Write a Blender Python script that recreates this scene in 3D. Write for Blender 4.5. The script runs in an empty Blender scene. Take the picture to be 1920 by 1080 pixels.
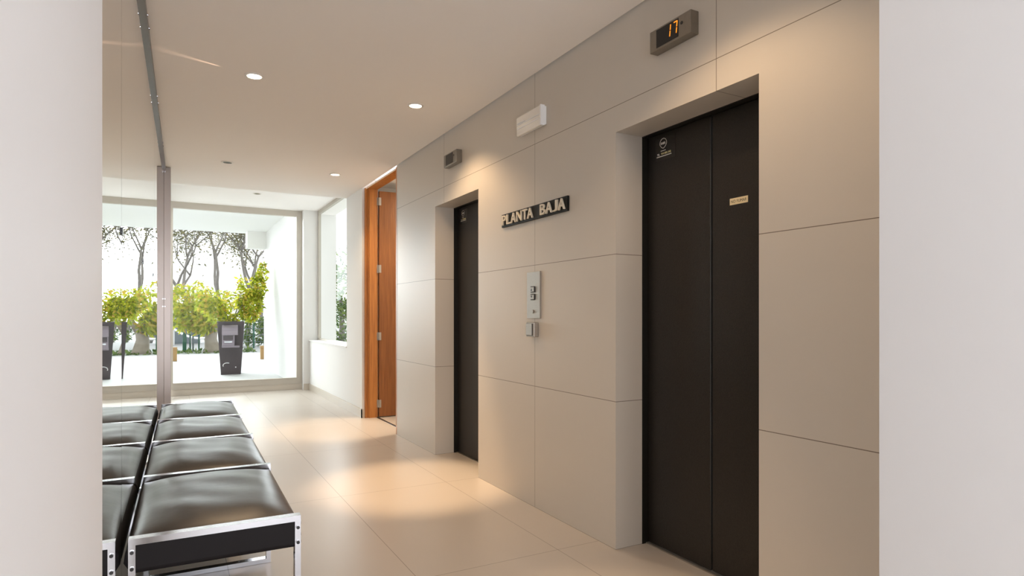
import bpy, bmesh, math, random
from mathutils import Vector, Matrix

random.seed(7)
S = bpy.context.scene
COL = S.collection
R = math.radians

# ------------------------------------------------------------------ camera
F_PX, CAM_H, YAW = 1164.0, 1.18, math.atan2(960 - 320.3, 1164.0)
cam = bpy.data.cameras.new('camera')
cam.sensor_width = 36.0
cam.lens = F_PX / 1920 * 36.0
cam.shift_y = 51.6 / 1920
cam.clip_start = 0.02
cam.clip_end = 300
cam_o = bpy.data.objects.new('camera', cam)
COL.objects.link(cam_o)
cam_o.location = (0, 0, CAM_H)
cam_o.rotation_euler = (R(90), 0, -YAW)
S.camera = cam_o

# ------------------------------------------------------------------ world, exposure
W = bpy.data.worlds.new('sky')
S.world = W
W.use_nodes = True
wb = W.node_tree.nodes['Background']
wb.inputs[0].default_value = (0.97, 0.985, 1.0, 1)
wb.inputs[1].default_value = 1.05
S.view_settings.view_transform = 'Standard'
S.view_settings.look = 'None'
S.view_settings.exposure = 0.66
S.view_settings.gamma = 1.0
S.view_settings.use_curve_mapping = False

def area_light(name, loc, rot, sx, sy, watts, color):
    l = bpy.data.lights.new(name, 'AREA')
    l.shape = 'RECTANGLE'; l.size = sx; l.size_y = sy
    l.energy = watts; l.color = color
    o = bpy.data.objects.new(name, l); COL.objects.link(o)
    o.location = loc; o.rotation_euler = rot
    return o
# broad soft glow of the bright hazy sky beyond the garden, low over the paving
sun = bpy.data.lights.new('sun', 'SUN'); sun.energy = 7.4; sun.angle = R(64); sun.color = (0.90, 0.955, 1.0)
sun_o = bpy.data.objects.new('sun', sun); COL.objects.link(sun_o)
sun_o.rotation_euler = Vector((0.22, -1.0, -0.20)).to_track_quat('-Z', 'Y').to_euler()
# added area light behind the camera, tilted up to brighten passage walls and ceiling
area_light('rear_fill_light', (0.71, -2.95, 1.25), (R(110), 0, 0), 1.45, 2.1, 55, (0.90, 0.94, 1.0))
# added area light hidden under the porch roof, boosting daylight through the garden window
area_light('garden_window_fill', (0.93, 10.62, 2.98), (R(-62), 0, 0), 1.75, 0.35, 55, (0.92, 0.96, 1.0))
# ceiling lamp of the side room behind the wooden door
area_light('side_room_light', (3.0, 6.35, 2.69), (0, 0, 0), 0.5, 0.5, 22, (1.0, 0.86, 0.68))

# ------------------------------------------------------------------ materials
def new_mat(name):
    m = bpy.data.materials.new(name); m.use_nodes = True
    nt = m.node_tree
    return m, nt, nt.nodes['Principled BSDF']

def N(nt, t, **kw):
    n = nt.nodes.new(t)
    for k, v in kw.items():
        setattr(n, k, v)
    return n

def L(nt, a, b):
    nt.links.new(a, b)

def simple(name, col, rough=0.5, metal=0.0, var=0.0, vscale=6.0, bump=0.0, bscale=60.0, stretch=(1, 1, 1), spec=0.5):
    m, nt, b = new_mat(name)
    b.inputs['Roughness'].default_value = rough
    b.inputs['Metallic'].default_value = metal
    b.inputs['Specular IOR Level'].default_value = spec
    tc = N(nt, 'ShaderNodeTexCoord')
    mp = N(nt, 'ShaderNodeMapping'); mp.inputs['Scale'].default_value = stretch
    L(nt, tc.outputs['Object'], mp.inputs['Vector'])
    nz = N(nt, 'ShaderNodeTexNoise'); nz.inputs['Scale'].default_value = vscale; nz.inputs['Detail'].default_value = 4
    L(nt, mp.outputs[0], nz.inputs['Vector'])
    mx = N(nt, 'ShaderNodeMix', data_type='RGBA')
    mx.inputs[6].default_value = tuple(c * (1 - var) for c in col) + (1,)
    mx.inputs[7].default_value = tuple(min(1, c * (1 + var)) for c in col) + (1,)
    L(nt, nz.outputs['Fac'], mx.inputs[0]); L(nt, mx.outputs[2], b.inputs['Base Color'])
    if bump:
        n2 = N(nt, 'ShaderNodeTexNoise'); n2.inputs['Scale'].default_value = bscale; n2.inputs['Detail'].default_value = 3
        L(nt, mp.outputs[0], n2.inputs['Vector'])
        bp = N(nt, 'ShaderNodeBump'); bp.inputs['Strength'].default_value = bump; bp.inputs['Distance'].default_value = 0.01
        L(nt, n2.outputs['Fac'], bp.inputs['Height']); L(nt, bp.outputs[0], b.inputs['Normal'])
    return m

def emit(name, col, strength):
    m, nt, b = new_mat(name)
    b.inputs['Base Color'].default_value = (*col, 1)
    b.inputs['Emission Color'].default_value = (*col, 1)
    b.inputs['Emission Strength'].default_value = strength
    return m

def joint_mat(name, col, jcol, axes, rough, var=0.05, vscale=1.2, bump=0.02):
    """stone slabs: axes = list of (axis index, origin, spacing, half width)"""
    m = simple(name, col, rough, 0, var, vscale)
    nt = m.node_tree; b = nt.nodes['Principled BSDF']
    tc = N(nt, 'ShaderNodeTexCoord'); sp = N(nt, 'ShaderNodeSeparateXYZ')
    L(nt, tc.outputs['Object'], sp.inputs[0])
    last = None
    for ax, org, step, hw in axes:
        a = N(nt, 'ShaderNodeMath', operation='SUBTRACT'); L(nt, sp.outputs[ax], a.inputs[0]); a.inputs[1].default_value = org - step / 2
        md = N(nt, 'ShaderNodeMath', operation='FLOORED_MODULO'); L(nt, a.outputs[0], md.inputs[0]); md.inputs[1].default_value = step
        s = N(nt, 'ShaderNodeMath', operation='SUBTRACT'); L(nt, md.outputs[0], s.inputs[0]); s.inputs[1].default_value = step / 2
        ab = N(nt, 'ShaderNodeMath', operation='ABSOLUTE'); L(nt, s.outputs[0], ab.inputs[0])
        lt = N(nt, 'ShaderNodeMath', operation='LESS_THAN'); L(nt, ab.outputs[0], lt.inputs[0]); lt.inputs[1].default_value = hw
        if last is None:
            last = lt
        else:
            mx = N(nt, 'ShaderNodeMath', operation='MAXIMUM'); L(nt, last.outputs[0], mx.inputs[0]); L(nt, lt.outputs[0], mx.inputs[1]); last = mx
    src = b.inputs['Base Color'].links[0].from_socket
    mc = N(nt, 'ShaderNodeMix', data_type='RGBA'); L(nt, last.outputs[0], mc.inputs[0]); L(nt, src, mc.inputs[6]); mc.inputs[7].default_value = (*jcol, 1)
    L(nt, mc.outputs[2], b.inputs['Base Color'])
    return m

def glass_mat(name, tint=(0.96, 0.98, 0.97)):
    m = bpy.data.materials.new(name); m.use_nodes = True
    nt = m.node_tree; nt.nodes.clear()
    out = N(nt, 'ShaderNodeOutputMaterial'); mix = N(nt, 'ShaderNodeMixShader')
    tr = N(nt, 'ShaderNodeBsdfTransparent'); tr.inputs[0].default_value = (*tint, 1)
    gl = N(nt, 'ShaderNodeBsdfGlossy'); gl.inputs['Roughness'].default_value = 0.0
    fr = N(nt, 'ShaderNodeFresnel'); fr.inputs[0].default_value = 1.45
    ge = N(nt, 'ShaderNodeNewGeometry'); fb = N(nt, 'ShaderNodeMath', operation='SUBTRACT'); fb.use_clamp = True
    L(nt, fr.outputs[0], fb.inputs[0]); L(nt, ge.outputs['Backfacing'], fb.inputs[1])
    fm = N(nt, 'ShaderNodeMath', operation='MULTIPLY'); fm.inputs[1].default_value = 0.2; L(nt, fb.outputs[0], fm.inputs[0])
    L(nt, fm.outputs[0], mix.inputs[0]); L(nt, tr.outputs[0], mix.inputs[1]); L(nt, gl.outputs[0], mix.inputs[2]); L(nt, mix.outputs[0], out.inputs[0])
    return m

def leaf_mat(name, cols, trans=0.35):
    m, nt, b = new_mat(name)
    g = N(nt, 'ShaderNodeNewGeometry'); cr = N(nt, 'ShaderNodeValToRGB')
    e = cr.color_ramp.elements
    e[0].color = (*cols[0], 1); e[1].color = (*cols[-1], 1)
    for i, c in enumerate(cols[1:-1]):
        x = e.new((i + 1) / (len(cols) - 1)); x.color = (*c, 1)
    L(nt, g.outputs['Random Per Island'], cr.inputs[0]); L(nt, cr.outputs[0], b.inputs['Base Color'])
    b.inputs['Roughness'].default_value = 0.6
    td = N(nt, 'ShaderNodeBsdfTranslucent'); L(nt, cr.outputs[0], td.inputs[0])
    mix = N(nt, 'ShaderNodeMixShader'); mix.inputs[0].default_value = trans
    L(nt, b.outputs[0], mix.inputs[1]); L(nt, td.outputs[0], mix.inputs[2])
    L(nt, mix.outputs[0], nt.nodes['Material Output'].inputs[0])
    return m

def wood_mat(name, c1, c2):
    m, nt, b = new_mat(name)
    tc = N(nt, 'ShaderNodeTexCoord'); mp = N(nt, 'ShaderNodeMapping'); mp.inputs['Scale'].default_value = (14, 14, 0.8)
    L(nt, tc.outputs['Object'], mp.inputs[0])
    nz = N(nt, 'ShaderNodeTexNoise'); nz.inputs['Scale'].default_value = 3.0; nz.inputs['Detail'].default_value = 6; nz.inputs['Distortion'].default_value = 0.6
    L(nt, mp.outputs[0], nz.inputs['Vector'])
    cr = N(nt, 'ShaderNodeValToRGB'); cr.color_ramp.elements[0].position = 0.3; cr.color_ramp.elements[1].position = 0.72
    cr.color_ramp.elements[0].color = (*c1, 1); cr.color_ramp.elements[1].color = (*c2, 1)
    L(nt, nz.outputs['Fac'], cr.inputs[0]); L(nt, cr.outputs[0], b.inputs['Base Color'])
    b.inputs['Roughness'].default_value = 0.38
    return m

WX = 1.964                                  # face of the stone lift wall
M = {}
M['white'] = simple('white_paint', (0.80, 0.79, 0.77), 0.75, var=0.015, vscale=2)
M['porch_white'] = simple('porch_paint', (0.88, 0.88, 0.87), 0.8, var=0.01)
M['passage_white'] = simple('passage_white_paint', (0.80, 0.79, 0.79), 0.6, var=0.015, vscale=1.5)
M['ceiling'] = simple('ceiling_paint', (0.95, 0.92, 0.89), 0.8, var=0.01, vscale=1)
M['stone'] = joint_mat('lift_wall_slabs', (0.635, 0.58, 0.51), (0.20, 0.16, 0.12), [(1, 1.831, 1.4505, 0.0016), (2, 0.745, 0.745, 0.0016)], 0.42, 0.035, 1.1)
M['floor'] = joint_mat('floor_slabs', (0.56, 0.495, 0.43), (0.26, 0.21, 0.17), [(0, 0.971, 0.738, 0.0016), (1, 2.631, 1.453, 0.0016)], 0.36, 0.04, 1.3)
M['skirting'] = simple('skirting_stone', (0.62, 0.56, 0.48), 0.45, var=0.04)
M['wood'] = wood_mat('orange_wood', (0.35, 0.118, 0.020), (0.54, 0.21, 0.042))
M['wood_leaf'] = wood_mat('brown_wood', (0.20, 0.066, 0.014), (0.31, 0.112, 0.027))
M['lift_black'] = simple('lift_door_black', (0.016, 0.013, 0.011), 0.31, var=0.9, vscale=170, bump=0.15, bscale=260, spec=0.45)
M['lift_frame'] = simple('lift_frame_black', (0.010, 0.009, 0.007), 0.4)
M['steel'] = simple('brushed_steel', (0.42, 0.39, 0.35), 0.42, 0.85, var=0.08, vscale=30, stretch=(1, 1, 8))
M['dark_steel'] = simple('display_steel', (0.29, 0.26, 0.22), 0.38, 0.9, var=0.12, vscale=40)
M['post_steel'] = simple('post_steel', (0.33, 0.285, 0.265), 0.38, 0.85, var=0.05, vscale=20, stretch=(1, 1, .1))
M['rail_steel'] = simple('rail_steel', (0.13, 0.11, 0.095), 0.33, 0.8, var=0.08, vscale=20)
M['chrome'] = simple('chrome', (0.55, 0.55, 0.58), 0.14, 1.0)
M['bolt'] = simple('black_bolt', (0.02, 0.018, 0.018), 0.35)
M['leather'] = simple('black_leather', (0.022, 0.019, 0.018), 0.36, var=0.3, vscale=5, bump=0.10, bscale=16, spec=0.65)
M['apron'] = simple('black_seat_rail', (0.014, 0.012, 0.013), 0.5, spec=0.15)
M['mirror'] = simple('mirror_silver', (0.86, 0.855, 0.83), 0.0, 1.0)
M['glass'] = glass_mat('window_glass')
M['alu'] = simple('window_aluminium', (0.52, 0.475, 0.41), 0.45, 0.2, var=0.03)
M['screen'] = simple('black_screen', (0.008, 0.007, 0.006), 0.2)
M['orange'] = emit('orange_segments', (1.0, 0.27, 0.015), 0.8)
M['seg_off'] = simple('unlit_segments', (0.04, 0.025, 0.03), 0.4)
M['sign_black'] = simple('sign_black', (0.008, 0.008, 0.007), 0.5, var=0.1, spec=0.2)
M['letter'] = simple('cream_letters', (0.82, 0.73, 0.58), 0.5)
M['sticker'] = simple('cream_sticker', (0.80, 0.68, 0.44), 0.5)
M['ink'] = simple('brown_ink', (0.07, 0.045, 0.015), 0.6)
M['print_white'] = simple('white_print', (0.75, 0.72, 0.68), 0.6)
M['print_yellow'] = simple('yellow_print', (0.72, 0.66, 0.36), 0.6)
M['sticker_black'] = simple('black_sticker', (0.018, 0.015, 0.013), 0.25)
M['plastic_white'] = simple('white_plastic', (0.92, 0.92, 0.93), 0.4)
M['diffuser'] = simple('clear_diffuser', (0.90, 0.86, 0.80), 0.25, var=0.01)
M['lamp_on'] = emit('lamp_lens_lit', (1.0, 0.84, 0.62), 12)
M['lamp_off'] = simple('lamp_lens_dark', (0.12, 0.11, 0.10), 0.25)
M['trim_white'] = simple('lamp_trim', (0.78, 0.74, 0.70), 0.35)
M['paving'] = simple('outdoor_paving', (0.52, 0.52, 0.51), 0.8, var=0.03, vscale=1.5)
M['asphalt'] = simple('outdoor_road', (0.30, 0.30, 0.30), 0.9, var=0.1)
M['grass'] = simple('outdoor_grass', (0.14, 0.18, 0.05), 0.9, var=0.4, vscale=8)
M['planter'] = simple('planter_plastic', (0.055, 0.042, 0.046), 0.3, var=0.1)
M['bin'] = simple('bin_grey', (0.21, 0.175, 0.205), 0.35, var=0.05)
M['bark_dark'] = simple('dark_bark', (0.27, 0.245, 0.225), 0.9, var=0.3, vscale=8)
M['bark_pale'] = simple('pale_bark', (0.30, 0.26, 0.21), 0.9, var=0.3, vscale=6, bump=0.5, bscale=10)
M['green_metal'] = simple('green_metal', (0.03, 0.12, 0.075), 0.5)
M['grey_metal'] = simple('grey_metal', (0.14, 0.17, 0.19), 0.5)
M['cream'] = simple('cream_bollard', (0.36, 0.22, 0.09), 0.7)
M['leaf_yellow'] = leaf_mat('yellow_green_leaves', [(0.16, 0.21, 0.03), (0.38, 0.46, 0.03), (0.64, 0.66, 0.05), (0.58, 0.36, 0.08)], 0.5)
M['leaf_green'] = leaf_mat('green_leaves', [(0.06, 0.11, 0.04), (0.12, 0.18, 0.05), (0.22, 0.28, 0.08)])
M['leaf_sparse'] = leaf_mat('sparse_leaves', [(0.10, 0.10, 0.07), (0.2, 0.19, 0.09), (0.28, 0.24, 0.12)], 0.2)
M['cable'] = simple('white_pipe', (0.7, 0.7, 0.7), 0.5)

# ------------------------------------------------------------------ mesh helpers
class MB:
    def __init__(s):
        s.bm = bmesh.new()
    def box(s, x0, y0, z0, x1, y1, z1, mtx=None):
        r = bmesh.ops.create_cube(s.bm, size=1.0)
        m = Matrix.Translation(((x0 + x1) / 2, (y0 + y1) / 2, (z0 + z1) / 2)) @ Matrix.Diagonal((abs(x1 - x0), abs(y1 - y0), abs(z1 - z0), 1))
        bmesh.ops.transform(s.bm, matrix=(mtx @ m) if mtx else m, verts=r['verts'])
        return s
    def bevel(s, w, seg=2):
        bmesh.ops.bevel(s.bm, geom=list(s.bm.edges), offset=w, segments=seg, profile=0.5, affect='EDGES')
        return s
    def cyl(s, p0, p1, r0, r1=None, n=16, caps=True):
        p0, p1 = Vector(p0), Vector(p1); d = p1 - p0
        r1 = r0 if r1 is None else r1
        r = bmesh.ops.create_cone(s.bm, cap_ends=caps, segments=n, radius1=r0, radius2=r1, depth=d.length)
        q = Vector((0, 0, 1)).rotation_difference(d.normalized()).to_matrix().to_4x4()
        bmesh.ops.transform(s.bm, matrix=Matrix.Translation((p0 + p1) / 2) @ q, verts=r['verts'])
        return s
    def lathe(s, prof, n=32, closed=False):
        rings = []
        for r, z in prof:
            rings.append([s.bm.verts.new((r * math.cos(2 * math.pi * k / n), r * math.sin(2 * math.pi * k / n), z)) for k in range(n)])
        pr = list(zip(rings, rings[1:])) + ([(rings[-1], rings[0])] if closed else [])
        for a, b in pr:
            for k in range(n):
                s.bm.faces.new((a[k], a[(k + 1) % n], b[(k + 1) % n], b[k]))
        return s
    def poly(s, pts, ext):
        """closed outline pts (3D), extruded by vector ext"""
        a = [s.bm.verts.new(p) for p in pts]; e = Vector(ext)
        b = [s.bm.verts.new(Vector(p) + e) for p in pts]
        s.bm.faces.new(a); s.bm.faces.new(b[::-1])
        n = len(a)
        for i in range(n):
            s.bm.faces.new((a[i], b[i], b[(i + 1) % n], a[(i + 1) % n]))
        return s
    def tube(s, pts, rads, n=8):
        prev = None; pts = [Vector(p) for p in pts]
        for i, p in enumerate(pts):
            d = (pts[min(i + 1, len(pts) - 1)] - pts[max(i - 1, 0)]).normalized()
            u = d.cross(Vector((0.31, 0.77, 0.12))).normalized(); v = d.cross(u)
            r = rads[i] if isinstance(rads, (list, tuple)) else rads
            ring = [s.bm.verts.new(p + u * r * math.cos(2 * math.pi * k / n) + v * r * math.sin(2 * math.pi * k / n)) for k in range(n)]
            if prev:
                for k in range(n):
                    s.bm.faces.new((prev[k], prev[(k + 1) % n], ring[(k + 1) % n], ring[k]))
            else:
                s.bm.faces.new(ring[::-1])
            prev = ring
        s.bm.faces.new(prev)
        return s
    def leaf(s, p, size, rnd):
        p = Vector(p)
        a = Vector((rnd.gauss(0, 1), rnd.gauss(0, 1), rnd.gauss(-0.3, 0.8))).normalized()
        b = a.orthogonal().normalized(); b.rotate(Matrix.Rotation(rnd.uniform(0, 6.28), 3, a))
        c = a.cross(b)
        l, w = size, size * 0.42
        vs = [s.bm.verts.new(q) for q in (p, p + a * l * .45 + b * w * .5 + c * .06 * l, p + a * l, p + a * l * .45 - b * w * .5 + c * .06 * l)]
        s.bm.faces.new(vs)
    def build(s, name, mat, parent=None, smooth=False, normals=True):
        if normals:
            bmesh.ops.recalc_face_normals(s.bm, faces=list(s.bm.faces))
        me = bpy.data.meshes.new(name); s.bm.to_mesh(me); s.bm.free()
        if smooth:
            for p in me.polygons: p.use_smooth = True
        me.materials.append(mat if not isinstance(mat, str) else M[mat])
        o = bpy.data.objects.new(name, me); COL.objects.link(o)
        if parent: o.parent = parent
        return o

def tag(o, label, cat, group=None, kind=None):
    o['label'] = label; o['category'] = cat
    if group: o['group'] = group
    if kind: o['kind'] = kind
    return o

def thing(name, label, cat, loc=(0, 0, 0), rotz=0.0, group=None, kind=None):
    o = bpy.data.objects.new(name, None); o.empty_display_size = 0.05
    COL.objects.link(o); o.location = loc; o.rotation_euler = (0, 0, rotz)
    return tag(o, label, cat, group, kind)

def copy_tree(o, parent=None):
    c = o.copy(); COL.objects.link(c)
    if parent: c.parent = parent
    for ch in list(o.children): copy_tree(ch, c)
    return c

def box_obj(name, mat, b, parent=None, bev=0.0):
    m = MB().box(*b)
    if bev: m.bevel(bev)
    return m.build(name, mat, parent)

def struct(name, mat, boxes, label, cat):
    m = MB()
    for b in boxes: m.box(*b)
    return tag(m.build(name, mat), label, cat, kind='structure')

FACE_MX = Matrix(((0, 0, -1, 0), (-1, 0, 0, 0), (0, 1, 0, 0), (0, 0, 0, 1)))   # text plane on a wall that faces -X

def text_obj(name, body, mat, parent, size, mtx, ext=0.0, width=None, height=None, align='CENTER', spacing=1.0, bold=0.0, wordsp=1.0):
    cu = bpy.data.curves.new(name, 'FONT'); cu.body = body; cu.size = size
    cu.align_x = align; cu.align_y = 'BOTTOM_BASELINE'; cu.extrude = ext; cu.space_character = spacing; cu.offset = bold
    cu.space_word = wordsp; cu.resolution_u = 4
    t = bpy.data.objects.new('tmp_text', cu); COL.objects.link(t)
    bpy.context.view_layer.update()
    me = bpy.data.meshes.new_from_object(t.evaluated_get(bpy.context.evaluated_depsgraph_get()))
    bpy.data.objects.remove(t); bpy.data.curves.remove(cu)
    xs = [v.co.x for v in me.vertices]; ys = [v.co.y for v in me.vertices]
    sx = width / (max(xs) - min(xs)) if width else 1; sy = height / (max(ys) - min(ys)) if height else sx
    cx = (max(xs) + min(xs)) / 2; y0 = min(ys)
    for v in me.vertices:
        v.co = mtx @ Vector(((v.co.x - cx) * sx, (v.co.y - y0) * sy, v.co.z))
    me.materials.clear(); me.materials.append(M[mat])
    o = bpy.data.objects.new(name, me); COL.objects.link(o); o.parent = parent
    return o

# ------------------------------------------------------------------ the room shell
CZ, CZ2 = 2.654, 2.85
OP = [(1.620, 2.489), (4.083, 4.926)]        # lift openings along the wall
OZ = 2.103
RX = 2.135                                   # back of the stone reveal
PX = 1.50                                    # right face of the passage the camera stands in
PY = 0.887

struct('floor', 'floor', [(-0.6, -3.1, -0.1, 2.40, 10.5, 0)], 'beige stone slab floor of the lobby', 'floor')
struct('ceiling', 'ceiling', [(-0.6, -3.1, CZ, WX - 0.022, 7.117, CZ + 0.12), (-0.6, 7.117, CZ, 2.09, 7.87, CZ + 0.12)], 'flat off-white ceiling above the lift lobby', 'ceiling')
struct('ceiling.001', 'ceiling', [(-0.6, 7.87, CZ2, 2.4, 10.5, CZ2 + 0.12)], 'raised white ceiling strip in front of the garden window', 'ceiling')
# stone wall with two lift openings, in one mesh (4 pieces round the openings)
mb = MB()
mb.box(WX, 0.6, 0, RX, OP[0][0], 3.0)
mb.box(WX, OP[0][1], 0, RX, OP[1][0], 3.0)
mb.box(WX, OP[1][1], 0, RX, 5.946, 3.0)
for a, b in OP: mb.box(WX, a, OZ, RX, b, 3.0)
tag(mb.build('wall_right', 'stone'), 'beige stone slab wall holding the two black lift doors', 'wall', kind='structure')
struct('wall_passage_right', 'passage_white', [(PX, -3.1, 0, WX, PY, CZ)], 'plain white wall at the right edge of the photo, nearest the camera', 'wall')
struct('wall_passage_left', 'passage_white', [(-0.6, -3.1, 0, -0.081, 1.0, CZ)], 'plain white wall at the left edge of the photo, nearest the camera', 'wall')
struct('wall_left', 'white', [(-0.6, 1.0, 0, -0.215, 7.1, CZ), (-0.6, 7.125, 0, -0.012, 7.90, CZ), (-0.6, 7.90, 0, -0.012, 10.3, CZ2)], 'white wall behind the mirror and beyond its post', 'wall')
struct('wall_rear', 'white', [(-0.081, -3.1, 0, PX, -3.0, 0.2), (-0.081, -3.1, 2.5, PX, -3.0, CZ)], 'white wall at the rear end of the passage, behind the camera', 'wall')
struct('wall_side', 'white', [(1.935, 7.117, 0, 2.09, 7.83, CZ), (1.935, 7.83, 0, 2.09, 10.2, 0.775)], 'low white wall under the side window, right of the garden window', 'wall')
struct('wall_far', 'white', [(1.842, 10.2, 0, 2.09, 10.5, CZ2)], 'narrow white wall strip between garden window and side window', 'wall')
struct('baseboard_side', 'skirting', [(1.922, 7.105, 0, 1.935, 10.2, 0.10), (1.922, 7.105, 0, 1.962, 7.117, 0.10)], 'beige stone skirting below the white side wall', 'baseboard')
struct('baseboard_far', 'skirting', [(1.842, 10.188, 0, 1.922, 10.2, 0.10)], 'short beige stone skirting in the corner beside the garden window', 'baseboard')
struct('trim_1', 'skirting', [(-0.012, 10.34, 0, 1.842, 10.5, 0.093)], 'cream stone plinth below the garden window frame', 'plinth')
struct('trim_2', 'wood', [(WX - 0.002, 5.946, 0, 2.10, 5.966, CZ)], 'thin brown wooden edge strip where the stone wall ends', 'trim')

# side room behind the wooden door
struct('wall_side_room', 'white', [(3.7, 5.2, 0, 3.8, 8.0, 2.74), (RX, 5.2, 0, 3.8, 5.3, 2.74), (2.10, 7.40, 0, 3.8, 7.5, 2.74)], 'pale walls of the side room behind the wooden door', 'wall')
struct('ceiling_side_room', 'white', [(2.10, 5.2, 2.74, 3.8, 7.5, 2.80)], 'white ceiling of the side room above the wooden door leaf', 'ceiling')
struct('floor_side_room', 'skirting', [(2.10, 5.2, -0.1, 3.8, 7.5, -0.002)], 'grey beige floor of the side room behind the threshold', 'floor')

struct('wall_sky_blocker', 'white', [(3.8, 5.2, -0.1, 4.0, 9.6, 3.3), (2.10, 7.5, 2.74, 3.8, 7.6, 3.3)], 'unseen outer wall of the side room, added to block sky light at the side window', 'wall')  # added out of view to keep sky light off the far wall strip

# ------------------------------------------------------------------ garden window (window_1) and side window (window_2)
w1 = thing('window_1', 'large fixed garden window filling the far end of the lobby', 'window', (0, 10.36, 0), kind='structure')
GX0, GX1, GZ0, GZ1 = 0.028, 1.757, 0.19, 2.757
m = MB().box(-0.012, -.03, 0.093, GX0, .04, CZ2).box(GX1, -.03, 0.093, 1.842, .04, CZ2).box(GX0, -.03, 0.093, GX1, .04, GZ0).box(GX0, -.03, GZ1, GX1, .04, CZ2)
m.build('window_frame', 'alu', w1)
box_obj('glass_pane', 'glass', (GX0, 0.0, GZ0, GX1, 0.008, GZ1), w1)
box_obj('bead', 'alu', (GX0, -.036, GZ0 - .012, GX1, -.03, GZ0 - .004), w1)
w2 = thing('window_2', 'tall side window in the white wall, right of the garden window', 'window', (2.07, 9.0, 0.775), kind='structure')
m = MB().box(-.01, 1.14, .0, .03, 1.20, 2.075).box(-.01, -1.17, 0, .03, -1.10, 2.075).box(-.01, -1.10, 0, .03, 1.14, .045).box(-.01, -1.10, 2.02, .03, 1.14, 2.075)
m.build('window_frame', 'alu', w2)
box_obj('glass_pane', 'glass', (.006, -1.10, .045, .014, 1.14, 2.02), w2)
struct('trim_3', 'white', [(1.925, 7.83, 0.775, 2.06, 10.2, 0.790)], 'white sill board under the side window', 'sill')

# ------------------------------------------------------------------ lifts
def lift(i, label, emblem_label):
    a, b = OP[i]
    d = thing('door_%d' % (i + 1), label, 'lift door', (RX, (a + b) / 2, 0), kind='structure')
    h = (b - a) / 2; FX = 0.037
    m = MB().box(0.0, h - .004, 0, FX + .06, h + .05, OZ + .05).box(0.0, -h - .05, 0, FX + .06, -h + .004, OZ + .05).box(0.0, -h + .004, OZ - .004, FX + .06, h - .004, OZ + .05)
    m.build('door_frame', 'lift_frame', d)
    # two telescopic leaves, the near one stepped forward a little
    MB().box(FX, .004, .008, FX + .03, h - .004, OZ - .004).bevel(.003, 1).build('door_leaf', 'lift_black', d)
    MB().box(FX + .006, -h + .004, .008, FX + .036, .000, OZ - .004).bevel(.003, 1).build('door_leaf', 'lift_black', d)
    box_obj('door_sill', 'steel', (FX - .014, -h + .004, 0.0, FX + .06, h - .004, .006), d)
    # maker's sticker high on the far leaf
    y = 2.370 - 2.0545 if i == 0 else 2.370 - 2.0545 - .01
    st = MB().box(FX - .0012, y - .085, 1.96, FX, y + .055, 2.075).build('sticker', 'sticker_black', d)
    st['label'] = emblem_label
    m = MB(); n = 40; z0 = 2.047
    def pt(k, r):
        t = 2 * math.pi * k / n
        x = math.sin(t); z = math.cos(t)
        if z < 0: x *= 1 - .45 * (-z) ** 2.2; z *= 1.05
        return Vector((FX - .0012, y + x * r, z0 + z * r))
    for k in range(n):
        q = [pt(k, .0255), pt(k + 1, .0255), pt(k + 1, .0225), pt(k, .0225)]
        m.poly(q, (-.0008, 0, 0))
    m.build('emblem_ring', 'print_white', st)
    T = lambda yy, zz: Matrix.Translation((FX - .0016, yy, zz)) @ FACE_MX
    text_obj('emblem_word', 'ENIER', 'print_white', st, .014, T(y, z0 - .006), .0003, width=.034, height=.012, bold=.0006)
    box_obj('tagline', 'print_white', (FX - .0020, y - .018, 2.0085, FX - .0012, y + .018, 2.0115), st)
    text_obj('phone_word', 'TEL.', 'print_white', st, .014, T(y + .034, 1.990), .0003, width=.020, height=.010, bold=.0006)
    text_obj('phone_number', '914 802 342', 'print_yellow', st, .014, T(y - .020, 1.990), .0003, width=.070, height=.011, bold=.0006)
    box_obj('web_address', 'print_white', (FX - .0020, y - .058, 1.981, FX - .0012, y + .048, 1.9855), st)
    return d
d1 = lift(0, 'black two-leaf lift door nearest the camera, with a no-smoking sticker', 'small black maker sticker with white ring emblem')
d2 = lift(1, 'black lift door further back, between wooden door and floor sign', 'small black maker sticker with white ring emblem')
ns = box_obj('no_smoking_sticker', 'sticker', (.0422, -.2015, 1.669, .043, -.1025, 1.698), d1)
ns['label'] = 'cream NO FUMAR sticker'
text_obj('sticker_lettering', 'NO FUMAR', 'ink', ns, .014, Matrix.Translation((.0420, -.152, 1.677)) @ FACE_MX, .0002, width=.085, height=.013, wordsp=1.3)

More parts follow.
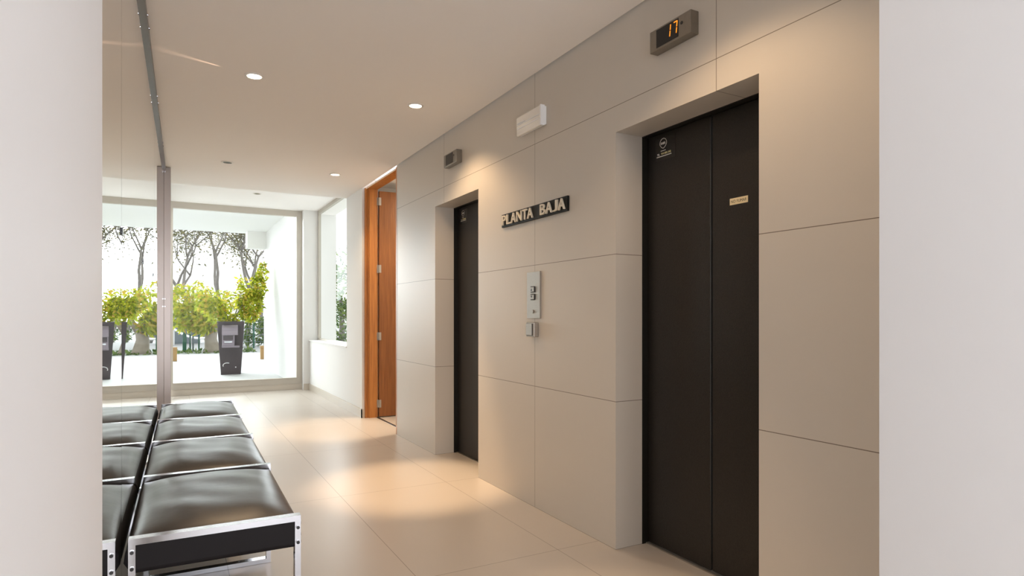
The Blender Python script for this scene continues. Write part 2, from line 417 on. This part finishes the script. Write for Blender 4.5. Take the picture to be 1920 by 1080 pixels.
# ------------------------------------------------------------------ lift position displays
def display(yc, zc, label, digits, on):
    t = thing('floor_display', label, 'display', (WX, yc, zc), group='floor displays above the lift doors')
    D = .046
    MB().box(-D, -.1275, -.049, 0, .1275, .049).bevel(.0025, 2).build('housing', 'dark_steel', t)
    sc = box_obj('screen', 'screen', (-D - .0015, -.055, -.039, -D + .002, .083, .041), t)
    # seven-segment digits
    SEG = {'1': 'bc', '7': 'abc', '-': 'g', '0': 'abcdef'}
    hw, hh, th = .0125, .027, .0045
    for k, ch in enumerate(digits):
        cy = (.004, -.036)[k] if len(digits) == 2 else 0
        m = MB()
        def bar(x0, z0, x1, z1):
            sk = .12
            pts = [(x0, z0), (x1, z0), (x1, z1), (x0, z1)]
            m.poly([(-D - .0015, cy - (p + q * sk), q + .006) for p, q in pts], (-.001, 0, 0))
        g = .002
        for s in SEG[ch]:
            if s == 'a': bar(-hw + g, hh - th, hw - g, hh)
            if s == 'b': bar(hw - th, g, hw, hh - g)
            if s == 'c': bar(hw - th, -hh + g, hw, -g)
            if s == 'd': bar(-hw + g, -hh, hw - g, -hh + th)
            if s == 'e': bar(-hw, -hh + g, -hw + th, -g)
            if s == 'f': bar(-hw, g, -hw + th, hh - g)
            if s == 'g': bar(-hw + g, -th / 2, hw - g, th / 2)
        dg = m.build('digit', 'orange' if on else 'seg_off', sc)
        if on: dg['label'] = 'glowing orange digit %s' % ch
    MB().cyl((-D - .002, -.0745, .012), (-D + .001, -.0745, .012), .007, n=16).build('sensor', 'screen', t)
    return t
display(2.055, 2.4225, 'steel floor display reading 17 above the nearer lift door', '17', True)
display(4.500, 2.4090, 'small dark floor display above the lift door further back', '', False)

# ------------------------------------------------------------------ emergency light
t = thing('emergency_light', 'white emergency light on the stone wall above the PLANTA BAJA sign', 'light', (WX, 3.295, 2.375))
MB().box(-.018, -.15, -.055, 0, .15, .055).bevel(.004, 2).build('back_box', 'plastic_white', t)
m = MB().box(-.040, -.138, -.060, -.018, .150, .060)
m.bevel(.007, 3).build('diffuser', 'diffuser', t)
box_obj('end_cap', 'plastic_white', (-.041, -.150, -.061, -.012, -.137, .061), t, .002)
m = MB()
for z in (-.018, .006): m.box(-.0425, -.13, z - .0022, -.0395, .14, z + .0022)
m.build('ribs', 'plastic_white', t)
MB().cyl((-.044, .045, .014), (-.044, .125, .014), .0035, n=10).build('tube', 'plastic_white', t)

# ------------------------------------------------------------------ PLANTA BAJA sign
t = thing('floor_sign', 'black floor sign with raised cream letters PLANTA BAJA', 'sign', (WX, 3.30, 1.812))
MB().box(-.013, -.396, -.043, 0, .394, .043).bevel(.001, 1).build('sign_plate', 'sign_black', t)
T = lambda yy: Matrix.Translation((-.018, yy, -.030)) @ FACE_MX
for ch, ya, yb in (('P', 3.673, 3.622), ('L', 3.613, 3.560), ('A', 3.554, 3.489), ('N', 3.478, 3.412), ('T', 3.402, 3.346), ('A', 3.342, 3.277),
                   ('B', 3.188, 3.132), ('A', 3.125, 3.058), ('J', 3.047, 2.996), ('A', 2.989, 2.923)):
    text_obj('letter', ch, 'letter', t, .08, T((ya + yb) / 2 - 3.30), .005, width=ya - yb, height=.064, bold=.0006)

# ------------------------------------------------------------------ call panel and switch
t = thing('call_panel', 'tall brushed steel lift call panel with up and down buttons', 'control panel', (WX, 3.287, 1.306))
MB().box(-.010, -.0800, -.144, 0, .0745, .144).bevel(.0015, 1).build('face_plate', 'steel', t)
for zc, up in ((.035, True), (-.012, False)):
    b = MB().box(-.0155, -.027, zc - .019, -.010, .024, zc + .019).bevel(.004, 2).build('button_surround', 'bolt', t)
    MB().box(-.0175, -.021, zc - .014, -.0155, .022, zc + .0135).bevel(.0008, 1).build('button', 'steel', b)
    s = 1 if up else -1
    MB().poly([(-.0176, .017, zc - s * .009), (-.0176, -.003, zc - s * .009), (-.0176, .007, zc + s * .007)], (-.0006, 0, 0)).build('arrow', 'bolt', b)
MB().cyl((-.016, .0, -.102), (-.010, .0, -.102), .011, n=20).build('key_switch', 'steel', t)
t = thing('light_switch', 'small square steel rocker switch below the lift call panel', 'switch', (WX, 3.283, 1.094))
MB().box(-.035, -.047, -.045, 0, .045, .045).bevel(.004, 2).build('switch_box', 'steel', t)
MB().box(-.0375, -.033, -.037, -.034, .038, .037).bevel(.001, 1).build('rocker_frame', 'bolt', t)
MB().box(-.042, -.030, -.034, -.037, .038, .036).bevel(.002, 2).build('rocker', 'steel', t)

# ------------------------------------------------------------------ wooden door
d3 = thing('door_3', 'orange wooden door standing open beyond the stone wall', 'door', (2.0, 7.08, 0), kind='structure')
DT = CZ - .004
m = MB().box(-.038, .0, 0, -.012, .037, DT).box(-.012, -.018, 0, .002, .037, DT).box(.002, -.03, 0, .10, .037, DT)
m.build('door_jamb', 'wood', d3)
m = MB().box(-.030, -1.114, DT - .012, .100, -.030, DT)
m.build('door_head', 'wood', d3)
box_obj('head_lit_edge', 'letter', (-.034, -1.114, DT - .016, -.028, -.02, DT - .008), d3)  # cream colour paints the light caught along the edge of the door head
lf = MB().box(.112, -.048, .010, .90, -.008, DT - .030).bevel(.003, 1).build('door_leaf', 'wood_leaf', d3)
for z in (.16, .94, 1.72, 2.50):
    hg = MB().cyl((.106, -.036, z - .045), (.106, -.036, z + .045), .007, n=12)
    hg.box(.09, -.0335, z - .045, .103, -.0305, z + .045).box(.109, -.052, z - .045, .135, -.0485, z + .045)
    hg.build('hinge', 'steel', d3)
box_obj('threshold', 'bolt', (.085, -1.114, 0, .105, -.03, .006), d3)

# ------------------------------------------------------------------ wall mirror with steel rail and post
MROT = R(-0.9)
mi = thing('wall_mirror', 'full-height panelled mirror along the left wall behind the bench', 'mirror', (-0.172, 0, 0), MROT)
MT = CZ - .003
def panel(y0, y1, pivot, ang):
    mt = Matrix.Translation((0, pivot, 0)) @ Matrix.Rotation(R(ang), 4, 'Z') @ Matrix.Translation((0, -pivot, 0))
    MB().box(-.006, y0, .012, 0, y1, MT, mt).build('mirror_panel', 'mirror', mi)
panel(1.02, 2.302, 2.304, 0.50)
panel(2.306, 4.826, 4.828, 0.0)
panel(4.830, 7.080, 4.828, -0.03)
m = MB().box(0.0, 1.35, MT - .030, .017, 7.035, MT)
rl = m.build('top_rail', 'rail_steel', mi)
for y in (2.6, 2.75, 3.49, 3.65, 4.75, 4.90, 6.0, 6.12):
    MB().cyl((.012, y, MT - .014), (.0215, y, MT - .014), .006, n=12).build('screw', 'chrome', rl)
ps = MB().box(0.001, 7.035, 0.004, .0615, 7.095, MT).bevel(.002, 1).build('end_post', 'post_steel', mi)
for z in (1.27, 1.345, 2.60):
    MB().cyl((.010, 7.038, z), (.010, 7.0315, z), .005, n=12).build('screw', 'chrome', ps)
for y, z in ((2.304, 1.445), (3.47, 1.440), (4.60, 1.440)):
    cl = MB().box(0.0003, y - .010, z - .012, .004, y + .010, z + .012).bevel(.001, 1).build('mirror_clip', 'screen', mi)
    box_obj('clip_stripe', 'plastic_white', (.0035, y - .009, z - .0016, .0045, y + .009, z + .0016), cl)

# ------------------------------------------------------------------ bench
BROT = R(-0.9)
be = thing('bench', 'black leather and chrome four-seat bench against the mirror', 'bench', (-0.1185, 2.305, 0), BROT)
BW, BH, BAR, BD = .524, .470, .020, .036
ys = [0.0, .862, 1.712, 2.540, 3.384]
for y in ys:
    m = MB().box(0, y, BH - BAR, BW, y + BD, BH).box(0, y, 0.001, BAR, y + BD, BH - BAR).box(BW - BAR, y, 0.001, BW, y + BD, BH - BAR).box(BAR, y, .001, BW - BAR, y + BD, .001 + BAR)
    bmesh.ops.remove_doubles(m.bm, verts=list(m.bm.verts), dist=1e-5)
    fr = m.build('leg_frame', 'chrome', be)
    for x in (BAR / 2, BW - BAR / 2):
        for z in (.4285, .376):
            bo = MB().cyl((x, y - .0035, z), (x, y + .001, z), .0075, n=16).build('washer', 'chrome', fr)
            MB().cyl((x, y - .006, z), (x, y - .003, z), .0056, n=16).build('bolt', 'bolt', bo)
    for z in (.4385, .398, .372):
        MB().cyl((BW - .001, y + BD / 2, z), (BW + .003, y + BD / 2, z), .006, n=12).build('bolt', 'bolt', fr)
def cushion(y0, y1):
    m = MB(); nx, ny = 34, 42
    x0, x1 = .004, BW - .006
    rnd = random.Random(int(y0 * 100))
    ph = [rnd.uniform(0, 6.28) for _ in range(6)]
    def P(i, j):
        u = -1 + 2 * i / nx; v = -1 + 2 * j / ny
        # rows crowd toward the rims so that the rounded shoulders stay smooth
        u = math.copysign(abs(u) ** .72, u); v = math.copysign(abs(v) ** .72, v)
        d = (1 - abs(u) ** 3.4) ** .75 * (1 - abs(v) ** 3.6) ** .72
        w = .0022 * d * (math.sin(7 * u + ph[0] + 3 * v) * math.sin(5 * v + ph[1]) + .6 * math.sin(13 * v + 4 * u + ph[2]))
        dish = -.006 * math.exp(-((u / .5) ** 2 + (v / .45) ** 2))
        z = .446 + .056 * d + dish + w
        pin = 1 - .012 * (1 - abs(v) ** 2)
        return (x0 + (x1 - x0) * (u + 1) / 2, y0 + (y1 - y0) * (v + 1) / 2, z)
    g = [[m.bm.verts.new(P(i, j)) for j in range(ny + 1)] for i in range(nx + 1)]
    for i in range(nx):
        for j in range(ny):
            m.bm.faces.new((g[i][j], g[i + 1][j], g[i + 1][j + 1], g[i][j + 1]))
    rim = [g[i][0] for i in range(nx)] + [g[nx][j] for j in range(ny)] + [g[i][ny] for i in range(nx, 0, -1)] + [g[0][j] for j in range(ny, 0, -1)]
    prev = rim; cx, cy = (x0 + x1) / 2, (y0 + y1) / 2
    for z, sc in ((.425, 1.004), (.395, 1.004), (.366, 1.0), (.358, .985)):
        cur = [m.bm.verts.new((cx + (v.co.x - cx) * sc, cy + (v.co.y - cy) * (1 - (1 - sc) * .6 if sc < 1 else 1), z)) for v in rim]
        for q, v in zip(cur, rim):
            if v.co.x < cx and z > .37: q.co.x -= (.012 if z > .41 else .016) * (1 - (v.co.x - x0) / (cx - x0))
        for k in range(len(cur)):
            m.bm.faces.new((prev[k], prev[(k + 1) % len(cur)], cur[(k + 1) % len(cur)], cur[k]))
        prev = cur
    m.bm.faces.new(prev)
    side = len(rim) * 4 + 1
    o = m.build('seat_cushion', 'leather', be, smooth=True)
    o.data.materials.append(M['apron'])
    for p in list(o.data.polygons)[-side:]: p.material_index = 1
    return o
for a, b in zip(ys, ys[1:]):
    cushion(a + (BD + .0015 if a > 0 else .008), b - .0015)
    # black leather-wrapped seat rail closing each end
box_obj('apron', 'apron', (BAR + .001, .004, .372, BW - BAR - .001, .0075, BH - BAR - .001), be)
box_obj('apron', 'apron', (BAR + .001, 3.384 + BD - .008, .372, BW - BAR - .001, 3.384 + BD - .004, BH - BAR - .001), be)

# ------------------------------------------------------------------ recessed ceiling lamps
def downlight(x, y, z, on, label, watts=0.0, narrow=2.4):
    t = thing('ceiling_lamp', label, 'ceiling lamp', (x, y, z), group='recessed ceiling lamps')
    MB().lathe([(.040, -.001), (.043, -.006), (.054, -.0055), (.057, -.001), (.056, 0.0), (.041, 0.0)], 40, True).build('trim_ring', 'trim_white', t, smooth=True)
    MB().cyl((0, 0, -.0035), (0, 0, -.0005), .0405, n=40).build('lens', 'lamp_on' if on else 'lamp_off', t)
    if on:
        for w, sz, bl in ((watts * narrow, R(36), .7), (watts * .66, R(124), .5)):
            l = bpy.data.lights.new('lamp_light', 'SPOT'); l.energy = w; l.spot_size = sz; l.spot_blend = bl
            l.shadow_soft_size = .035; l.color = (1.0, 0.70, 0.42)
            o = bpy.data.objects.new('lamp_light', l); COL.objects.link(o); o.parent = t; o.location = (0, 0, -.02)
    return t
downlight(.450, 4.110, CZ, True, 'lit recessed lamp nearest the mirror rail, above the bench', 30, 0.25)
downlight(1.505, 4.145, CZ, True, 'lit recessed lamp in front of the farther lift door', 36, 4.6)
# light leaking sideways past the trim of that lamp, a faint streak across the ceiling towards the mirror rail
lk = bpy.data.lights.new('lamp_leak', 'SPOT'); lk.energy = 11; lk.spot_size = R(9.5); lk.spot_blend = 1.0; lk.shadow_soft_size = .003; lk.color = (1.0, 0.62, 0.42)
lk_o = bpy.data.objects.new('lamp_leak', lk); COL.objects.link(lk_o); lk_o.location = (.385, 4.092, CZ - .015)
lk_o.rotation_euler = Vector((-.54, -.175, .019)).to_track_quat('-Z', 'Y').to_euler()
downlight(.476, 6.547, CZ, False, 'dark unlit recessed lamp near the mirror post', 0)
downlight(1.504, 6.573, CZ, True, 'lit recessed lamp nearest the wooden door', 30, 3.2)
downlight(1.037, 9.130, CZ2, False, 'small unlit lamp in the raised ceiling by the garden window', 0)
downlight(1.440, 1.700, CZ, True, 'lit recessed lamp in front of the nearer lift door', 25, 2.0)

# ------------------------------------------------------------------ outdoors: porch
struct('paving', 'paving', [(-14, 10.5, -0.12, 16, 21.6, -0.02)], 'pale paving outside the garden window', 'paving')
struct('road', 'asphalt', [(-30, 21.6, -0.16, 34, 80, -0.06)], 'grey ground beyond the paving outside', 'ground')
struct('porch_roof', 'porch_white', [(-4, 10.5, 3.07, 2.45, 15.5, 3.5), (-4, 10.3, 2.97, 2.45, 10.5, 3.5)], 'white porch roof seen at the top of the garden window', 'roof')
struct('porch_wall', 'white', [(1.895, 10.5, -0.1, 2.42, 15.4, 3.07)], 'white porch wall right of the trees outside the garden window', 'wall')
struct('trim_4', 'white', [(1.50, 15.0, 2.70, 1.895, 15.4, 3.07)], 'white block under the porch roof beside the porch wall', 'bracket')

# ------------------------------------------------------------------ planter, bin, shrub
t = thing('planter', 'tall dark square tapered planter outside the garden window', 'planter', (1.09, 14.0, -.02), R(-6))
def taper(m, w0, w1, z0, z1):
    a, b = w0 / 2, w1 / 2
    lo = [m.bm.verts.new((x * a, y * a, z0)) for x, y in ((-1, -1), (1, -1), (1, 1), (-1, 1))]
    hi = [m.bm.verts.new((x * b, y * b, z1)) for x, y in ((-1, -1), (1, -1), (1, 1), (-1, 1))]
    m.bm.faces.new(lo[::-1])
    for k in range(4): m.bm.faces.new((lo[k], lo[(k + 1) % 4], hi[(k + 1) % 4], hi[k]))
    return hi
m = MB(); hi = taper(m, .37, .505, 0, 1.08)
inn = [m.bm.verts.new((v.co.x * .88, v.co.y * .88, 1.08)) for v in hi]
inl = [m.bm.verts.new((v.co.x * .86, v.co.y * .86, 1.0)) for v in hi]
for k in range(4):
    m.bm.faces.new((hi[k], hi[(k + 1) % 4], inn[(k + 1) % 4], inn[k])); m.bm.faces.new((inn[k], inn[(k + 1) % 4], inl[(k + 1) % 4], inl[k]))
m.build('planter_body', 'planter', t)
box_obj('soil', 'bark_dark', (-.215, -.215, .95, .215, .215, 1.0), t)
m = MB().tube([(.02 - .09 + .075 * math.cos(a), -.212, .19 + .05 * math.sin(a)) for a in [R(q) for q in range(60, 215, 12)]], .008, 6)
m.build('white_swoosh_mark', 'cable', t)
MB().cyl((.09, -.214, .15), (.09, -.2, .15), .012, n=10).build('white_dot_mark', 'cable', t)
t = thing('litter_bin', 'grey hooded litter bin hung on the front of the planter', 'bin', (1.06, 13.735, .54), R(-6))
m = MB().box(-.150, -.19, .03, .075, .0, .28).box(-.155, -.205, .0, .165, .0, .04).bevel(.006, 2); m.build('bin_body', 'bin', t)
m = MB(); prof = [(-.22, .25)] + [(-.20 + .20 * (1 - math.cos(a)) * 1.0, .33 + .12 * math.sin(a)) for a in [R(q) for q in range(0, 91, 10)]] + [(.0, .25)]
m.poly([(-.155, y_, z_) for y_, z_ in prof], (.29, 0, 0)); m.build('hood', 'bin', t)
box_obj('slot', 'planter', (-.13, -.194, .15, .05, -.188, .24), t)
m = MB().box(-.11, -.20, .10, .03, -.189, .125); m.build('flap', 'chrome', t)

def foliage(m, clumps, rnd):
    for (cx, cy, cz, rx, ry, rz, n, sz) in clumps:
        for _ in range(n):
            v = Vector((rnd.gauss(0, 1), rnd.gauss(0, 1), rnd.gauss(0, 1))).normalized() * rnd.uniform(.35, 1.0) ** .6
            m.leaf((cx + v.x * rx, cy + v.y * ry, cz + v.z * rz), sz * rnd.uniform(.6, 1.2), rnd)

def shrub(name, label, cat, loc, stems, clumps, leafm, barkm, rotz=0, seed=1):
    rnd = random.Random(seed)
    t = thing(name, label, cat, loc, rotz)
    m = MB()
    for pts, rads in stems: m.tube(pts, rads, 8)
    m.build('stems' if len(stems) > 2 else 'trunk', barkm, t, smooth=True)
    m = MB(); foliage(m, clumps, rnd)
    m.build('foliage', leafm, t, normals=False)
    return t
shrub('potted_shrub', 'yellow-green leafy shrub growing in the tall dark planter', 'shrub', (1.09, 14.0, .98),
      [([(0, 0, 0), (.15, 0, .3), (.38, 0, .75), (.5, 0, 1.25)], [.02, .017, .012, .005]),
       ([(0, 0, 0), (-.1, 0, .25), (-.25, .0, .5)], [.018, .012, .006]),
       ([(0, 0, 0), (.1, 0, .3), (.2, .0, .7)], [.018, .012, .006])],
      [(.36, 0, .42, .24, .22, .36, 750, .12), (.52, 0, .80, .17, .18, .34, 420, .11), (.60, 0, 1.12, .10, .12, .24, 130, .10),
       (.20, 0, .62, .12, .12, .42, 180, .11), (-.10, 0, .16, .30, .2, .14, 330, .10), (-.30, 0, .36, .25, .2, .20, 420, .11), (-.48, .0, .52, .22, .2, .24, 260, .11)], 'leaf_yellow', 'bark_dark', seed=3)
shrub('olive_tree', 'bushy yellow-green tree with pale gnarled trunk left of the planter', 'tree', (1.23, 23.3, -.05),
      [([(0, 0, -.05), (.0, 0, .12), (-.05, 0, .45), (.02, 0, .8), (-.15, 0, 1.3)], [.34, .25, .20, .17, .08]),
       ([(.0, 0, .6), (.25, 0, 1.0), (.4, 0, 1.5)], [.13, .10, .04])],
      [(-.60, 0, 1.20, .62, .6, .55, 1100, .21), (-.30, -.2, .95, .42, .5, .35, 520, .21), (-.95, 0, 1.75, .42, .5, .55, 520, .16), (.25, 0, 1.65, .55, .5, .50, 520, .16), (-.4, 0, 2.05, .35, .4, .35, 180, .15)], 'leaf_yellow', 'bark_pale', seed=5)

# ------------------------------------------------------------------ bare trees beyond
def bare_tree(label, loc, h, lean, seed, leaves):
    rnd = random.Random(seed)
    t = thing('bare_tree', label, 'tree', loc, group='bare trees beyond the paving')
    m = MB(); tips = []
    def grow(p, d, ln, r, depth):
        pts = [p]; q = p.copy(); dd = d.copy()
        for k in range(4):
            dd = (dd + Vector((rnd.gauss(0, .10), rnd.gauss(0, .10), rnd.gauss(.05, .05)))).normalized()
            q = q + dd * ln / 4; pts.append(q.copy())
        m.tube(pts, [r * (1 - .11 * k) for k in range(5)], 6 if depth < 2 else 4)
        tips.extend(pts[2:] if depth >= 2 else [])
        if depth < 5:
            for k in range(2 if depth < 1 else rnd.choice((2, 2, 3))):
                nd = (dd + Vector((rnd.gauss(0, .55), rnd.gauss(0, .55), rnd.uniform(-.05, .35)))).normalized()
                grow(q, nd, ln * rnd.uniform(.62, .82), r * .58, depth + 1)
    grow(Vector((0, 0, -.05)), Vector((lean, 0, 1)).normalized(), h * .34, h * .020, 0)
    m.build('branches', 'bark_dark', t, smooth=True)
    m = MB()
    for _ in range(leaves):
        p = rnd.choice(tips) + Vector((rnd.gauss(0, .32), rnd.gauss(0, .32), rnd.gauss(-.1, .35)))
        m.leaf(p, rnd.uniform(.10, .2), rnd)
    m.build('foliage', 'leaf_sparse', t, normals=False)
def ground_pt(px, D):
    xc = D * (px - 960) / F_PX; c, s = math.cos(YAW), math.sin(YAW)
    return (xc * c + D * s, -xc * s + D * c, -.06)
for px, D, h, lean, seed, n, lab in ((339, 30, 6.5, .02, 11, 1300, 'bare dark tree nearest the mirror post, with upright twigs'),
                                  (392, 29, 7.5, -.28, 12, 1800, 'bare dark tree leaning left behind the bushy yellow-green tree'),
                                  (432, 31, 7.5, -.12, 13, 2200, 'bare tree with thin leaves behind the planter'),
                                  (462, 33, 8.0, .05, 14, 2600, 'bare tree with thin leaves between planter and porch wall'),
                                  (490, 36, 7.5, .0, 15, 2800, 'thin-leaved tree partly hidden by the porch wall')):
    bare_tree(lab, ground_pt(px, D), h, lean, seed, n)
shrub('garden_tree', 'green tree glimpsed through the side window', 'tree', (4.75, 20.0, -.02),
      [([(0, 0, 0), (.05, 0, .8), (0, 0, 1.8)], [.12, .09, .05]), ([(0, 0, .9), (.4, 0, 1.6)], [.06, .03])],
      [(0, 0, 1.0, .8, .8, .8, 900, .18), (.2, 0, 2.0, .7, .7, .8, 500, .18), (0, 0, 2.9, .5, .5, .5, 160, .16)], 'leaf_green', 'bark_dark', seed=8)

# ------------------------------------------------------------------ street edge
m = MB(); rnd = random.Random(21)
foliage(m, [(3.0, 27.2, .55, 1.3, .35, .62, 1500, .16), (4.6, 27.2, .6, 1.0, .4, .7, 700, .16)], rnd)
tag(m.build('hedge', 'leaf_green', normals=False), 'green hedge behind the wire fence right of the planter', 'hedge')
struct('low_wall', 'grey_metal', [(-3.0, 31.0, -.06, 1.15, 31.3, 1.05)], 'low dark grey wall beyond the bushy yellow-green tree', 'wall')
m = MB(); rnd = random.Random(22)
for _ in range(1400):
    m.leaf((rnd.uniform(-1.5, 2.6), rnd.uniform(22.6, 24.6), -.06), rnd.uniform(.08, .2), rnd)
o = m.build('ground_cover', 'leaf_green', normals=False); tag(o, 'ragged green plants along the edge of the paving', 'plants', kind='stuff')
t = thing('wire_fence', 'wire fence with thin green posts right of the planter', 'fence', (2.0, 25.3, -.06))
for x in (.15, .75, 1.5): MB().cyl((x, 0, 0), (x, 0, 1.05), .03, n=8).build('fence_post', 'green_metal', t)
m = MB()
for z in (.25, .5, .75, 1.0): m.cyl((.1, 0, z), (2.6, 0, z), .010, n=5)
for k in range(26): m.cyl((.1 + k * .1, 0, .02), (.1 + k * .1, 0, 1.0), .005, n=4)
m.build('wire_mesh', 'grey_metal', t)
p = ground_pt(346, 21.3)
m = MB().box(-.06, -.06, 0, .06, .06, .62).bevel(.01, 1); m.box(-.04, -.04, .62, .04, .04, .66)
o = m.build('bollard', 'green_metal'); o.location = p; tag(o, 'stout green bollard at the edge of the paving outside', 'bollard')
for px, h, lab in ((356.5, .60, 'thin green post just right of the stout green bollard'), (373, .62, 'thin green post nearest the bushy tree trunk'), (362, 1.0, 'thin grey pole between the two thin green posts')):
    p = ground_pt(px, 21.5)
    m = MB().cyl((0, 0, 0), (0, 0, h), .028, n=10); m.cyl((0, 0, h), (0, 0, h + .03), .034, .01, n=10)
    o = m.build('street_post', 'grey_metal' if h > .9 else 'green_metal'); o.location = p; tag(o, lab, 'post', group='posts at the paving edge')
m = MB(); a = Vector(ground_pt(326, 26)); b = Vector(ground_pt(392, 24))
m.tube([a.lerp(b, k / 10) + Vector((0, 0, .55 - .30 * (k / 10) - .25 * math.sin(math.pi * k / 10) * .6 + .12)) for k in range(11)], .045, 8)
for k in (0, 5, 10): 
    q = a.lerp(b, k / 10); m.cyl(q, q + Vector((0, 0, .55 - .30 * (k / 10) - .15 * math.sin(math.pi * k / 10) + .12)), .03, n=8)
tag(m.build('guard_rail', 'cable', smooth=False), 'low white curved rail beyond the green bollard', 'rail')
for px, D, lab in ((327, 16.27, 'short cream bollard light beside the mirror post'), (492.5, 17.08, 'short cream bollard light beside the porch wall')):
    p = ground_pt(px, D); t = thing('bollard_light', lab, 'bollard', (p[0], p[1], -.02), group='short cream bollard lights')
    MB().box(-.06, -.06, 0, .06, .06, .30).bevel(.006, 1).build('bollard_body', 'cream', t)
    MB().box(-.066, -.066, .30, .066, .066, .37).bevel(.006, 1).build('bollard_cap', 'cream', t)
